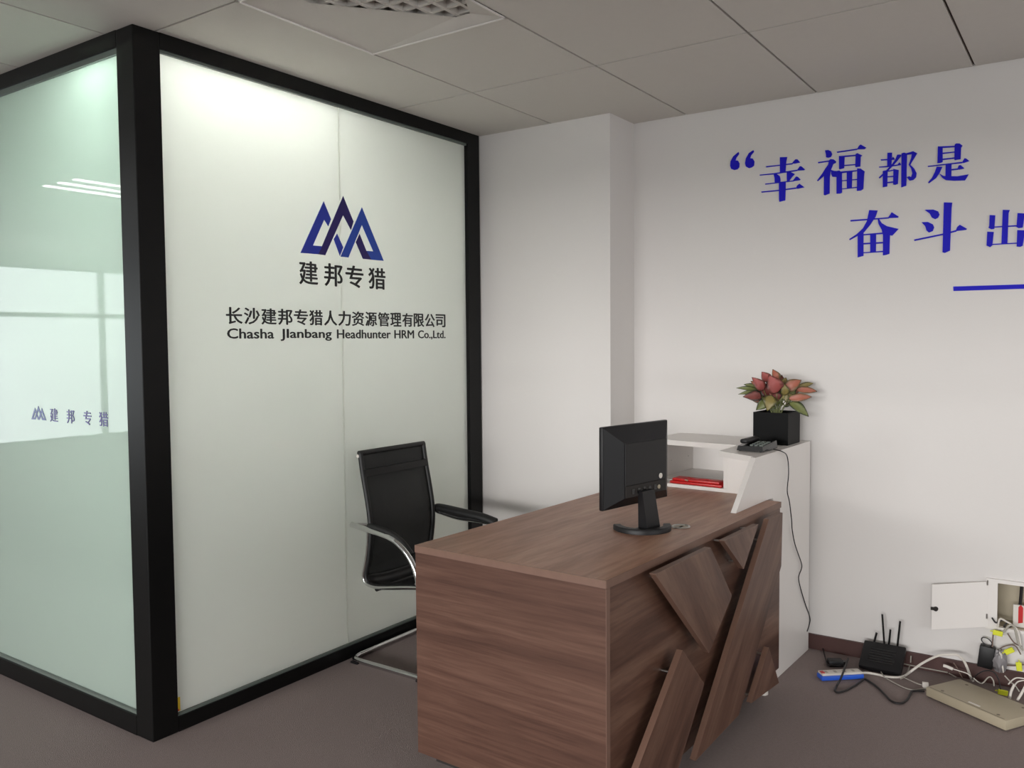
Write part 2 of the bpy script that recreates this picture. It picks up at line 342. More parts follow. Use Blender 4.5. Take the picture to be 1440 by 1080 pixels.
# ------------------------------------------------------------------ wall lettering
GL={
 'quote_mark_a':[[[1371,2232],[1368,2223],[1381,2208],[1385,2196],[1373,2193],[1366,2180],[1367,2163],[1376,2154],[1391,2153],[1405,2160],[1410,2174],[1408,2194],[1396,2215]]],
 'quote_mark_b':[[[1302,2231],[1299,2224],[1312,2210],[1317,2197],[1305,2194],[1297,2180],[1299,2162],[1309,2155],[1322,2153],[1336,2162],[1340,2177],[1336,2198],[1323,2220]]],
 'xing':[[[1182,2184],[1150,2181],[1154,2162],[1157,2113],[1181,2115]],[[1243,2152],[1181,2151],[1126,2151],[1126,2146],[1181,2147],[1243,2147]],[[1129,2150],[1114,2166],[1105,2165],[1093,2150],[1115,2148]],[[1272,2118],[1208,2117],[1105,2120],[1105,2115],[1208,2112],[1272,2114]],[[1106,2118],[1094,2134],[1087,2132],[1072,2117],[1076,2114],[1104,2116]],[[1210,2116],[1197,2114],[1182,2101],[1179,2089],[1179,2075],[1204,2076],[1205,2095]],[[1151,2118],[1140,2118],[1116,2102],[1129,2090],[1141,2074],[1150,2074]],[[1247,2075],[1185,2075],[1120,2075],[1120,2071],[1185,2071],[1247,2071]],[[1124,2074],[1110,2091],[1103,2089],[1091,2076],[1095,2073],[1120,2072]],[[1264,2042],[1185,2041],[1109,2043],[1109,2038],[1185,2036],[1263,2037]],[[1109,2039],[1106,2050],[1095,2058],[1074,2040],[1103,2037]],[[1185,2075],[1155,2075],[1157,1992],[1182,1988],[1184,1996]]],
 'fu':[[[988,2188],[974,2188],[963,2181],[958,2168],[963,2157],[974,2155],[983,2158],[984,2172]],[[1017,2142],[971,2143],[971,2138],[1016,2137]],[[971,2143],[965,2148],[951,2145],[941,2135],[943,2129],[953,2126],[962,2104],[967,2074],[991,2080],[1017,2060],[1020,2063],[998,2091],[988,2107],[974,2126]],[[991,2087],[967,2105],[967,2002],[987,1996],[991,1999]],[[962,2102],[949,2096],[929,2093],[939,2069],[956,2072],[961,2084]],[[939,2176],[856,2178],[856,2173],[937,2171]],[[857,2175],[849,2189],[842,2193],[820,2177],[827,2172]],[[930,2157],[907,2152],[908,2103],[927,2100],[929,2105]],[[930,2156],[860,2153],[860,2148],[930,2150]],[[862,2156],[855,2159],[836,2147],[842,2142],[843,2102],[861,2101],[863,2105]],[[909,2116],[862,2114],[862,2110],[909,2112]],[[939,2094],[927,2095],[917,2085],[916,2001],[923,1997],[938,1998]],[[929,2090],[853,2088],[853,2084],[917,2083]],[[897,2085],[875,2084],[876,2017],[896,2015]],[[918,2052],[853,2051],[853,2047],[918,2049]],[[918,2017],[855,2018],[855,2014],[918,2014]],[[855,2095],[840,2092],[825,2079],[827,2071],[830,2007],[839,2001],[855,2001]]],
 'dou':[[[737,2145],[719,2143],[721,2089],[737,2090]],[[763,2121],[709,2118],[709,2113],[761,2116]],[[721,2116],[715,2126],[709,2117]],[[769,2092],[733,2091],[685,2092],[685,2088],[733,2086],[768,2088]],[[698,2091],[690,2100],[684,2091]],[[699,2132],[686,2131],[684,2126],[698,2108],[717,2087],[738,2066],[766,2043],[769,2047],[743,2071],[722,2091],[706,2114]],[[754,2072],[735,2074],[736,2007],[753,2005]],[[713,2076],[693,2069],[695,2013],[705,2010],[713,2012]],[[736,2071],[709,2073],[708,2069],[736,2067]],[[736,2048],[712,2048],[712,2043],[736,2044]],[[736,2025],[712,2025],[712,2020],[736,2020]],[[683,2135],[673,2137],[662,2132],[663,2002],[682,1997]],[[665,2133],[644,2137],[639,2138],[624,2128],[628,2121],[642,2098],[649,2085],[635,2069],[625,2048],[627,2032],[637,2022],[651,2021],[662,2036],[653,2039],[645,2035],[641,2050],[646,2070],[655,2085],[646,2112],[644,2127],[664,2127]]],
 'shi':[[[548,2146],[531,2140],[530,2081],[539,2078],[549,2079]],[[548,2145],[485,2139],[485,2134],[531,2137]],[[532,2118],[487,2117],[487,2113],[532,2113]],[[531,2094],[488,2094],[488,2089],[531,2089]],[[488,2144],[483,2148],[470,2146],[460,2136],[465,2130],[466,2084],[487,2083],[488,2086]],[[584,2072],[460,2073],[459,2068],[583,2068]],[[461,2070],[452,2086],[446,2084],[435,2073],[455,2068]],[[551,2065],[531,2062],[541,2038],[553,2020],[579,2002],[582,2006],[568,2022],[558,2043]],[[519,2071],[498,2071],[498,2018],[519,2019]],[[498,2049],[475,2049],[475,2044],[498,2044]],[[477,2046],[472,2060],[465,2061],[452,2046],[471,2044]],[[542,2037],[525,2025],[498,2021],[476,2018],[437,2021],[449,1999],[488,2002],[518,2008],[530,2018]]],
 'fen':[[[880,1881],[728,1879],[728,1874],[880,1875]],[[732,1876],[717,1899],[691,1879],[692,1874]],[[805,1916],[772,1911],[780,1886],[801,1854],[825,1825],[850,1812],[882,1796],[884,1801],[854,1819],[829,1842],[814,1870]],[[772,1880],[766,1875],[756,1858],[735,1843],[690,1828],[714,1802],[724,1805],[750,1807],[755,1830],[768,1855]],[[850,1815],[827,1828],[826,1726],[849,1721]],[[750,1831],[723,1818],[724,1728],[737,1724],[749,1723]],[[800,1816],[777,1816],[777,1740],[799,1740]],[[829,1817],[749,1818],[749,1812],[829,1812]],[[829,1780],[748,1779],[748,1773],[828,1774]],[[828,1741],[748,1742],[748,1737],[828,1737]]],
 'dou_measure':[[[593,1897],[561,1895],[543,1886],[538,1873],[543,1861],[554,1856],[566,1863],[574,1880]],[[604,1848],[580,1847],[562,1836],[557,1823],[562,1809],[576,1804],[585,1813],[590,1831]],[[631,1780],[524,1796],[477,1806],[476,1800],[524,1790],[629,1774]],[[479,1802],[474,1818],[464,1826],[439,1808],[442,1804]],[[523,1920],[493,1916],[495,1895],[498,1726],[517,1718],[525,1721]]],
 'chu':[[[361,1855],[342,1852],[344,1800],[355,1799],[365,1807],[362,1811]],[[347,1809],[268,1808],[268,1803],[347,1805]],[[267,1854],[243,1850],[249,1797],[263,1796],[270,1801]],[[317,1871],[293,1868],[297,1857],[299,1739],[319,1740]],[[368,1791],[346,1788],[350,1737],[357,1730],[370,1737]],[[351,1742],[266,1741],[266,1737],[351,1738]],[[267,1789],[240,1786],[248,1728],[256,1724],[268,1726]]],
 'underline':[[[484,1582],[241,1580],[27,1579],[27,1561],[241,1563],[483,1564]]],
 'A':[[2499,1968],[2539,1898],[2522,1867],[2500,1892],[2435,1779],[2485,1780],[2463,1745],[2368,1743]],
 'B':[[2611,2005],[2670,1903],[2654,1865],[2609,1924],[2502,1744],[2463,1745],[2485,1780]],
 'C':[[2572,1841],[2606,1786],[2586,1748],[2552,1816]],
 'D':[[2723,1971],[2856,1747],[2777,1746],[2746,1783],[2790,1784],[2721,1894],[2636,1745],[2590,1745]],
 'E':[[2706,1853],[2746,1783],[2777,1746],[2724,1746],[2682,1815]]}
names=[('quote_mark_a','quotation_mark','blue opening quotation mark on the text wall, the left comma of the pair','punctuation'),
('quote_mark_b','quotation_mark','blue opening quotation mark on the text wall, the right comma beside the first character','punctuation'),
('xing','wall_character','blue character 幸 on the white wall, first in the upper row','letter'),
('fu','wall_character','blue character 福 on the white wall, second and largest in the upper row','letter'),
('dou','wall_character','blue character 都 on the white wall, third in the upper row','letter'),
('shi','wall_character','blue character 是 on the white wall, last in the upper row','letter'),
('fen','wall_character','blue character 奋 on the white wall, first in the lower row','letter'),
('dou_measure','wall_character','blue character 斗 on the white wall, middle of the lower row','letter'),
('chu','wall_character','blue character 出 on the white wall, cut by the right edge of the photo','letter'),
('underline','wall_underline','long blue horizontal bar on the wall under the lower row of characters','bar')]
for key,nm,lab,cat in names:
    mb=MB()
    for j,P in enumerate(GL[key]):
        mb.prism([(a/1000,b/1000) for a,b in P],'x',XW-.0045-j*.00008,XW)
    mb.obj(nm,M['blue'],label=lab,cat=cat,**({'group':'blue slogan on the white wall'}))
# ------------------------------------------------------------------ glass lettering
def text_mesh(txt,bold=.012,ext=0.0):
    c=bpy.data.curves.new('t','FONT'); c.body=txt; c.size=1; c.offset=.0; c.extrude=.01; c.resolution_u=3
    o=bpy.data.objects.new('t',c); COL.objects.link(o); dg=bpy.context.evaluated_depsgraph_get(); dg.update()
    me=bpy.data.meshes.new_from_object(o.evaluated_get(dg)); bpy.data.objects.remove(o); return me
def put_text(name,txt,m,parent,x0,x1,z0,z1,plane='y',bold=.012,flip=False,t=.0015):
    me=text_mesh(txt,bold)
    X=[v.co.x for v in me.vertices]; Y=[v.co.y for v in me.vertices]
    ax,bx,ay,by=min(X),max(X),min(Y),max(Y)
    for v in me.vertices:
        u=x0+(v.co.x-ax)/(bx-ax)*(x1-x0); q=z0+(v.co.y-ay)/(by-ay)*(z1-z0); e=.0005+(v.co.z+.01)/.02*t
        v.co=(u,YG+.022-e,q) if plane=='y' else (XL+.022-e,u,q)
    bm=bmesh.new(); bm.from_mesh(me); geo=list(bm.verts)+list(bm.edges)+list(bm.faces); n_=len(bm.verts)
    hw=(x1-x0)/(bx-ax)*bold*.9
    for k,(dx,dz) in enumerate(((1,0),(-1,0),(0,.6),(0,-.6))):
        d=bmesh.ops.duplicate(bm,geom=geo)
        for v in d['geom']:
            if isinstance(v,bmesh.types.BMVert):
                q_=.00012*(k+1)
                v.co+=Vector((dx*hw,-q_,dz*abs(hw))) if plane=='y' else Vector((-q_,dx*hw,dz*abs(hw)))
    bm.to_mesh(me); bm.free()
    me.materials.clear(); me.materials.append(m)
    o=bpy.data.objects.new(name,me); COL.objects.link(o); o.parent=parent; return o
PY=YG+.022
lg=thing('company_logo','blue three-peak triangle logo on the front frosted glass, above its four black characters','logo')
for k,mk in (('A','logoA'),('B','logoB'),('C','logoA'),('D','logoC'),('E','logoB')):
    MB().prism([(a/1000,b/1000) for a,b in GL[k]],'y',PY-.002,PY-.0003).obj('peak_band',M[mk],lg)
nt=thing('short_name_lettering','four black characters 建邦专猎 directly under the blue logo on glass','lettering')
for ch,a,b in (('建',2.360,2.458),('邦',2.496,2.598),('专',2.619,2.723),('猎',2.758,2.864)):
    put_text('character',ch,M['ink'],nt,a,b,1.617,1.711,bold=.021)
cn=thing('company_name_lettering','line of sixteen small black characters across the front frosted glass','lettering')
full='长沙建邦专猎人力资源管理有限公司'
for i,ch in enumerate(full):
    a=2.003+i*(3.290-2.003+.012)/16; put_text('character',ch,M['ink'],cn,a,a+.071,1.4505,1.5125,bold=.023)
en=thing('english_name_lettering','black English company line Chasha JIanbang Headhunter HRM under the character line','lettering')
for wd,a,b,lo,hi in (('Chasha',324.5,385.5,0,1),('JIanbang',395,464.5,-.25,1),('Headhunter',472.5,549,0,1),('HRM',555,583.5,0,1),('Co.,Ltd.',590,631,-.15,1)):
    def ux(u): # position along the line, measured on the pane
        t=(u-324.5)/(631-324.5); return 2.006+ (3.292-2.006)*(t*.815/(1-.185*t))
    z0=1.3955; z1=1.433
    put_text('word',wd,M['ink'],en,ux(a),ux(b),z0+(z1-z0)*lo,z1,bold=.018)
# small faded logo and name on the left glass
sm=thing('faded_logo_print','small faded blue logo with four faint characters on the left glass pane','lettering')
A=[p for k in 'ABCDE' for p in GL[k]]; ax=min(p[0] for p in A); bx=max(p[0] for p in A); az=min(p[1] for p in A); bz=max(p[1] for p in A)
for k in 'ABCDE':
    MB().prism([(3.465-(a-ax)/(bx-ax)*.115,1.084+(b-az)/(bz-az)*.055) for a,b in GL[k]],'x',XL+.0205,XL+.0217).obj('peak_band',M['fade'],sm)
for ch,a,b in (('建',3.318,3.262),('邦',3.196,3.142),('专',3.078,3.024),('猎',2.972,2.914)):
    put_text('character',ch,M['fade2'],sm,a,b,1.082,1.134,'x',bold=.004)
# tape scraps
B(1.742,1.766,PY-.004,PY-.0005,.066,.115,bev=.0005).obj('tape_scrap',M['tape_y'],label='yellow tape scrap with red edge at the foot of the front glass',cat='tape')
B(XL+.018,XL+.0215,2.761,2.776,2.31,2.336).obj('tape_scrap',M['tape_g'],label='tiny green-yellow tape scrap at the top of the left glass',cat='tape')
o=bpy.data.objects['tape_scrap']; MB().box(1.748,1.760,PY-.0048,PY-.0035,.0665,.074).obj('red_edge',M['tape_r'],o)
# ------------------------------------------------------------------ reception desk
RZ=-0.0364; D0=(1.9335,1.0438,0)
dk=thing('reception_desk','walnut laminate reception desk with slanted decorative boards on its front','desk',D0,RZ)
L_,W_=1.3257,.6808; ZB=.096; T=.022
MB().prism([(0,0),(L_,0),(L_,.085),(1.392,.085),(1.392,W_),(0,W_)],'z',.75-T,.75).obj('desk_top',M['wood_lit_top'],dk)
B(-.0015,.0,.0,W_,.75-T,.75).obj('edge_band',M['edge'],dk)
B(0,L_,-.0015,0,.75-T,.75).obj('edge_band',M['edge'],dk)
B(0.001,.019,.001,W_-.001,ZB,.75-T-.0012).obj('side_panel',M['wood_y'],dk)
B(.0195,L_-.001,.003,.020,ZB,.75-T-.002).obj('front_panel',M['wood_x'],dk)
B(-.0008,.019,-.0006,.001,ZB,.75-T-.001).obj('edge_band',M['edge'],dk)
B(L_-.019,L_-.001,.021,W_-.001,ZB,.75-T-.001).obj('side_panel',M['wood_y'],dk)
B(.02,L_-.02,.35,.368,.3,.728).obj('modesty_panel',M['wood_x'],dk)
B(.02,L_-.02,.06,W_-.06,ZB-.02,ZB-.001).obj('bottom_board',M['dark'],dk)
for a,b in ((.03,W_-.16),(.05,.05),(L_-.05,.05),(L_-.05,W_-.05)):
    MB().cyl((a,b,0),.022,ZB-.021,'z',20).obj('foot',M['cable_w'],dk,smooth=True)
yo=-.048; yi=-.029
def board(pts,m,name='decor_board'):
    o=MB().prism(pts,'y',yo,yi).obj(name,m,dk)
    c=(sum(p[0] for p in pts)/len(pts),sum(p[1] for p in pts)/len(pts))
    # edge band a little inside the outline on both rims
    for p in pts[:4]:
        q=(p[0]+(c[0]-p[0])*.25,p[1]+(c[1]-p[1])*.25)
        MB().cyl((q[0],yi,q[1]),.004,.0325,'y',10).obj('pin',M['steel'],o,smooth=True)
    n=len(pts); e=MB()
    for i in range(n):
        a=Vector(pts[i]); b=Vector(pts[(i+1)%n]); d=(b-a).normalized(); nn=Vector((d.y,-d.x)); 
        if nn.dot(a-Vector(c))<0: nn=-nn
        e.prism([tuple(a),tuple(b),tuple(b+nn*.0012),tuple(a+nn*.0012)],'y',yo,yi)
    e.obj('edge_band',M['edge'],o); return o
board([(.186,.732),(.553,.732),(.724,.539),(.545,.404)],M['wood_d1'])
board([(.662,.732),(.958,.732),(.827,.606)],M['wood_d1'])
board([(1.064,.732),(1.205,.732),(1.195,.535),(.791,.118),(.448,.100)],M['wood_d2'])
board([(1.07,.263),(.906,.118),(1.180,.098)],M['wood_d2'])
board([(.357,.467),(.508,.317),(.305,.10),(.0,.10),(.0,.150)],M['wood_d2'])
for a,b in ((.343,.40),(.19,.255),(.673,.27),(1.02,.185),(1.086,.63)):
    pass
gr=thing('cable_grommet','round steel cable grommet let into the desktop beside the monitor base','grommet',(D0[0]+.70,D0[1]+.12-.026,.75),RZ)
MB().tube([(.028*math.cos(t*PI/8),.028*math.sin(t*PI/8),.0015) for t in range(17)],.0035,8,2).obj('ring',M['steel'],gr,smooth=True)
MB().cyl((0,0,.0002),.026,.0012,'z',24).obj('cap',M['beige'],gr); B(-.012,.012,-.004,.004,.0015,.0022).obj('slot',M['dark'],gr)
# ------------------------------------------------------------------ white hutch cabinet
hc=thing('white_cabinet','white laminate counter cabinet with open niche between desk and text wall','cabinet',D0,RZ)
AB=1.866; b0=.055; ZT=.93
sp=[(1.015,.7505),(1.208,ZT-.022),(1.232,ZT),(AB,ZT),(AB-.018,ZT),(AB-.018,.0),(L_+.004,0),(L_+.004,.7505)]
sp=[(1.012,.7505),(1.205,ZT),(AB-.012,ZT),(AB-.012,0),(1.394,0),(1.394,.7505)]
MB().prism(sp,'y',b0,b0+.02).obj('side_panel',M['white'],hc)
B(1.327,1.394,b0,b0+.02,0,.7275).obj('lower_side_panel',M['white'],hc)
FA=1.393; BE=.68
MB().prism([(1.232,b0+.0205),(1.318,.250),(1.535,.262),(1.56,BE),(AB,BE),(AB-.012,b0+.0205)],'z',ZT-.022,ZT).obj('counter_top',M['white'],hc)
B(FA,FA+.018,b0+.0205,.245,.7505,ZT-.0225).obj('drawer_front',M['white'],hc)
B(FA,AB-.02,.2455,.262,.765,ZT-.0225).obj('divider',M['white'],hc)
MB().prism([(FA,.765),(AB-.02,.765),(AB-.02,ZT-.0225),(1.55,ZT-.0225)],'y',BE-.075,BE-.058).obj('divider',M['white'],hc)
B(FA,AB-.002,.2455,BE,.7505,.7645).obj('shelf',M['white'],hc)
B(AB-.02,AB-.004,.2455,BE-.058,.765,ZT-.0225).obj('back_panel',M['white'],hc)
B(FA+.001,AB-.02,b0+.021,BE,.02,.75).obj('carcass',M['white'],hc)
for a in (FA+.22,FA+.40):
    for z in (.83,.90): MB().cyl((a,BE-.0765,z),.003,.002,'y',8).obj('shelf_pin',M['steel'],hc)
# ------------------------------------------------------------------ monitor
ma=math.atan2(-.065,.349)
mo=thing('computer_monitor','black flat computer monitor seen from behind, standing on the desktop','monitor',(2.530,1.254,.75),ma)
w2=.1775
# local x: along the panel, local -y: back of the monitor towards the visitor
z0,z1=.084,.352
MB().box(-w2,w2,-.004,.012,z0,z1,bev=.004).obj('bezel',M['plastic'],mo,smooth=True)
B(-w2+.012,w2-.012,.0121,.0128,z0+.014,z1-.012).obj('screen',M['plastic2'],mo)
lo=[(-w2+.004,-.004,z0+.004),(w2-.004,-.004,z0+.004),(w2-.004,-.004,z1-.004),(-w2+.004,-.004,z1-.004)]
hi=[(-.105,-.034,z0+.035),(.125,-.034,z0+.035),(.125,-.034,z1-.055),(-.105,-.034,z1-.055)]
MB().hexa(lo,hi).obj('back_shell',M['plastic'],mo)
B(-.103,.123,-.037,-.034,z0+.075,z1-.057,bev=.001).obj('rear_cover',M['plastic'],mo)
B(-.10,.12,-.037,-.0342,z0+.036,z0+.073).obj('port_recess',M['dark'],mo)
for a,n_ in ((.088,'vent_emblem'),): MB().cyl((a,-.0388,z0+.088),.009,.0016,'y',18).obj(n_,M['cable_w'],mo)
MB().cyl((.078,-.0395,z0+.052),.007,.003,'y',14).obj('round_sticker',M['beige'],mo)
for k in range(5): B(-.07+k*.03,-.055+k*.03,-.0385,-.037,z0+.045,z0+.062).obj('port',M['plastic2'],mo)
MB().hexa([(-.026,-.066,.010),(.046,-.066,.010),(.046,-.030,.010),(-.026,-.030,.010)],[(-.036,-.054,.135),(.030,-.054,.135),(.030,-.036,.135),(-.036,-.036,.135)]).obj('neck',M['plastic'],mo)
# crescent base
bs=MB(); arc=[]
ca=math.radians(215-(-10.6)); cx,cy,rr=.014,-.016,.096
out=[];inn_=[]
for k in range(25):
    t=ca-math.radians(92)+math.radians(184)*k/24
    wd=.026
    out.append((cx+rr*math.cos(t),cy+rr*math.sin(t))); inn_.append((cx+(rr-wd)*math.cos(t),cy+(rr-wd)*math.sin(t)))
bm=bs.bm; rows=[]
for z,inset in ((0,0),(.013,0),(.017,.003)):
    rows.append(([bm.verts.new((x-(x-cx)/rr*inset,y-(y-cy)/rr*inset,z)) for x,y in out],[bm.verts.new((x+(x-cx)/rr*inset,y+(y-cy)/rr*inset,z)) for x,y in inn_]))
for (a,b),(c,d) in zip(rows,rows[1:]):
    for k in range(24):
        bm.faces.new((a[k],a[k+1],c[k+1],c[k])); bm.faces.new((b[k+1],b[k],d[k],d[k+1]))
    for k in (0,24): bm.faces.new((a[k],c[k],d[k],b[k]))
for (a,b) in (rows[0],rows[-1]):
    for k in range(24): bm.faces.new((a[k],b[k],b[k+1],a[k+1]))
bs.obj('stand_base',M['plastic'],mo,smooth=True)
B(-.038,.040,-.075,-.020,0.0,.011,bev=.002).obj('stand_foot',M['plastic'],mo)
# ------------------------------------------------------------------ desk telephone
ph=thing('desk_telephone','small black desk telephone lying on the white counter in front of the plant pot','telephone',(3.292,1.078,.93),RZ)
MB().hexa([(0,0,.003),(.165,0,.003),(.165,.108,.003),(0,.108,.003)],[(.004,.004,.022),(.163,.004,.034),(.163,.104,.034),(.004,.104,.022)]).obj('body',M['plastic2'],ph)
MB().box(.01,.155,.07,.10,.030,.048,bev=.007).obj('handset',M['plastic'],ph,smooth=True)
for i in range(4):
    for j in range(3): B(.018+i*.026,.035+i*.026,.010+j*.019,.022+j*.019,.0215+i*.0018,.0275+i*.0018).obj('key',M['bead'],ph)
for a,b in ((.01,.01),(.15,.01),(.01,.095),(.15,.095)): B(a,a+.008,b,b+.008,0,.003).obj('rubber_foot',M['plastic'],ph)
# ------------------------------------------------------------------ pot plant
pp=thing('potted_plant','pink and green leafed plant in a square black pot on the white counter','plant',(3.645,1.135,.93),RZ)
pw=.0755; hp=.136
mb=MB(); bm=mb.bm
def ring(w,z): return [bm.verts.new((a*w,b*w,z)) for a,b in ((-1,-1),(1,-1),(1,1),(-1,1))]
rs=[ring(pw-.002,0),ring(pw,.004),ring(pw,hp),ring(pw-.007,hp),ring(pw-.007,hp-.03)]
for a,b in zip(rs,rs[1:]):
    for k in range(4): bm.faces.new((a[k],a[(k+1)%4],b[(k+1)%4],b[k]))
bm.faces.new(rs[0]); bm.faces.new(rs[-1]); mb.obj('pot',M['pot'],pp)
B(-pw+.0075,pw-.0075,-pw+.0075,pw-.0075,hp-.03,hp-.022).obj('soil',M['soil'],pp)
FH=Vector((.822,.569,0)).normalized(); RH=Vector((FH.y,-FH.x,0))
rotm=Matrix.Rotation(-RZ,3,'Z')
def PT(cx_,cy_,dep):   # traced offsets around the pot centre -> pot-local metres
    k=.000378; v=RH*((cx_-528)*k)+Vector((0,0,1))*((575-cy_)*k)+FH*dep
    v=rotm@v; v.z+=hp; return v
def leaf(base,tip,wid,mk,nrmv,curl=.15,name='leaf'):
    base=Vector(base); tip=Vector(tip); ax=tip-base; L=ax.length; d=ax.normalized(); sd=d.cross(Vector(nrmv)).normalized(); up=sd.cross(d).normalized()
    bm=bmesh.new(); rimv=[]; n=8; rows=[]
    for i in range(n+1):
        t=i/n; w_=wid*.5*(math.sin(PI*min(1,t**.74))**.95 if 0<t<1 else 0)+.0004
        c=base+ax*t+up*(L*curl*math.sin(PI*t)) 
        wav=math.sin(t*9+wid*400)*.0025
        row=[bm.verts.new(c+sd*(w_*s)+up*(abs(s)**1.5*w_*.28+wav*abs(s))) for s in (-1,-.5,0,.5,1)]
        rows.append(row)
    for a,b in zip(rows,rows[1:]):
        for k in range(4): bm.faces.new((a[k],a[k+1],b[k+1],b[k]))
    me=bpy.data.meshes.new(name); bm.to_mesh(me); bm.free()
    at=me.attributes.new('rim','FLOAT','POINT')
    for i in range(len(me.vertices)): at.data[i].value=[1,.35,0,.35,1][i%5] if 0<i//5<n else 1
    me.materials.append(LM[mk])
    for p in me.polygons:p.use_smooth=True
    o=bpy.data.objects.new(name,me); COL.objects.link(o); o.parent=pp
    md=o.modifiers.new('thick','SOLIDIFY'); md.thickness=.0008
    return o
back=-FH; back=rotm@back
lv=[((505,365),(395,150),150,'pink',-.045),((370,330),(225,180),92,'pink',-.02),((420,230),(345,120),90,'pink',-.01),((530,240),(480,92),80,'orange',0),
((585,335),(790,215),105,'orange',-.02),((735,330),(985,352),62,'orange',.0),((760,310),(975,258),45,'olive',.03),((640,430),(900,405),72,'orange',-.03),
((645,465),(865,632),88,'green',-.03),((350,400),(125,402),95,'dark',-.02),((320,330),(85,308),40,'green',.03),((300,350),(88,375),40,'green',.0),
((430,430),(300,560),90,'green',.01),((440,380),(380,560),115,'olive',-.05),((600,390),(570,250),80,'olive',-.04),((560,330),(640,190),95,'olive',.01),
((470,420),(330,250),120,'dark',.02),((540,420),(620,160),110,'red',.04),((420,440),(220,420),100,'red',.03),((620,420),(760,300),100,'green',.02),
((600,440),(700,380),90,'olive',-.01),((380,330),(180,270),60,'green',.04),((500,470),(500,250),130,'green',.03),((560,480),(720,500),80,'green',.03),
((520,400),(430,330),90,'red',-.01),((620,330),(600,165),60,'dark',.03),((480,500),(430,540),60,'green',-.02),((500,430),(260,330),80,'green',.06),((600,400),(850,330),70,'red',.05),((560,380),(540,160),90,'red',.07),((520,470),(470,330),110,'dark',-.01),((560,480),(640,330),100,'olive',-.005),((480,480),(360,420),90,'green',0.),((590,470),(700,420),80,'dark',.01),((540,500),(520,400),120,'green',.0),((420,350),(250,230),80,'orange',.03),((640,360),(760,250),70,'dark',.03),((500,330),(430,200),110,'dark',.03),((440,400),(300,210),80,'dark',.07)]
random.seed(4)
for (b_,t_,wd,mk,dep) in lv:
    B_=PT(b_[0],b_[1],dep*.6); T_=PT(t_[0],t_[1],dep+random.uniform(-.015,.015)*0)
    nr=back+Vector((random.uniform(-.2,.2),random.uniform(-.2,.2),.25))
    leaf(B_,T_,wd*1.30*.000378,mk,nr)
    root=PT(528+(b_[0]-528)*.25,600,random.uniform(-.02,.02)); mid_=(B_+root)/2+Vector((0,0,.006))
    MB().tube([root,mid_,B_],.0014,6,3).obj('stem',LM['green'],pp,smooth=True)
for (x_,y_) in ((575,470),(590,490),(565,520)): # small pale flower buds
    MB().tube([PT(x_,y_,-.03),PT(x_+12,y_-22,-.03)],.0028,8,1).obj('bud',M['cable_w'],pp,smooth=True)
# ------------------------------------------------------------------ things in the niche
def loc_desk(a,b,z): c,s=math.cos(RZ),math.sin(RZ); return (D0[0]+c*a-s*b,D0[1]+s*a+c*b,z)
rb=thing('stationery_case','glossy red plastic case lying in the open niche of the white cabinet','case',loc_desk(1.405,.275,.7645),RZ)
MB().box(0,.075,0,.235,0,.011,bev=.003).obj('base',M['red'],rb,smooth=True)
MB().box(.004,.070,.012,.225,.011,.023,bev=.004).obj('lid',M['red'],rb,smooth=True)
MB().tube([(.012,.02,.020),(.03,.07,.023),(.02,.12,.022),(.045,.17,.022)],.003,8,4).obj('strap',M['red'],rb,smooth=True)
MB().tube([(.02,.20,.018),(.0,.15,.018)],.003,8,1).obj('clip',M['beige'],rb,smooth=True)
kc=thing('key_bunch','bunch of silver keys on a ring beside the red case in the niche','keys',loc_desk(1.45,.51,.7645),RZ)
MB().tube([(.012*math.cos(t*PI/6),.012*math.sin(t*PI/6)+.0,.012) for t in range(13)],.0015,6,2).obj('ring',M['steel'],kc,smooth=True)
for k,(dx,dy) in enumerate(((.0,-.01),(.005,.02),(-.01,.005))):
    MB().cyl((dx,dy,.001+k*.004),.010,.0022,'z',14).box(dx-.003,dx+.003,dy,dy+.034,.001+k*.004,.003+k*.004).obj('key',M['steel'],kc)
# ------------------------------------------------------------------ chair
ch=thing('office_chair','black mesh cantilever office chair with chrome tube arms behind the desk','chair',(2.79,2.35,0))
def O(x,y,z): return (x-2.79,y-2.35,z)
xl,xr=2.590,3.000
prof=[(2.582,.905),(2.568,.82),(2.545,.71),(2.530,.62),(2.530,.54),(2.546,.44),(2.560,.385),(2.548,.352),(2.50,.342),(2.42,.352),(2.30,.372),(2.18,.385),(2.12,.375)]
def smoothprof(P,k=4):
    Q=[]
    P=[Vector((0,)+p) for p in P]
    for i in range(len(P)-1):
        p0=P[max(i-1,0)];p1=P[i];p2=P[i+1];p3=P[min(i+2,len(P)-1)]
        for j in range(k):
            t=j/k; Q.append(.5*((2*p1)+(p2-p0)*t+(2*p0-5*p1+4*p2-p3)*t*t+(3*p1-p0-3*p2+p3)*t**3))
    Q.append(P[-1]); return Q
Q=smoothprof(prof)
def sling(i0,i1,name,m,th=.003,xa=xl,xb=xr,sag=.018):
    bm=bmesh.new(); R_=[]
    for q in Q[i0:i1]:
        row=[]
        for k in range(9):
            s=k/8; sg=sag*math.sin(PI*s)
            row.append(bm.verts.new(O(xa+(xb-xa)*s,q.y+(sg*.7 if q.z>.40 else 0),q.z-(0 if q.z>.40 else sg))))
        R_.append(row)
    for a,b in zip(R_,R_[1:]):
        for k in range(8): bm.faces.new((a[k],a[k+1],b[k+1],b[k]))
    me=bpy.data.meshes.new(name); bm.to_mesh(me); bm.free(); me.materials.append(m)
    for p in me.polygons:p.use_smooth=True
    o=bpy.data.objects.new(name,me); COL.objects.link(o); o.parent=ch
    md=o.modifiers.new('thick','SOLIDIFY'); md.thickness=th; md.offset=0; return o
sling(0,25,'backrest',M['mesh']); sling(24,len(Q),'seat',M['pad'],.012)
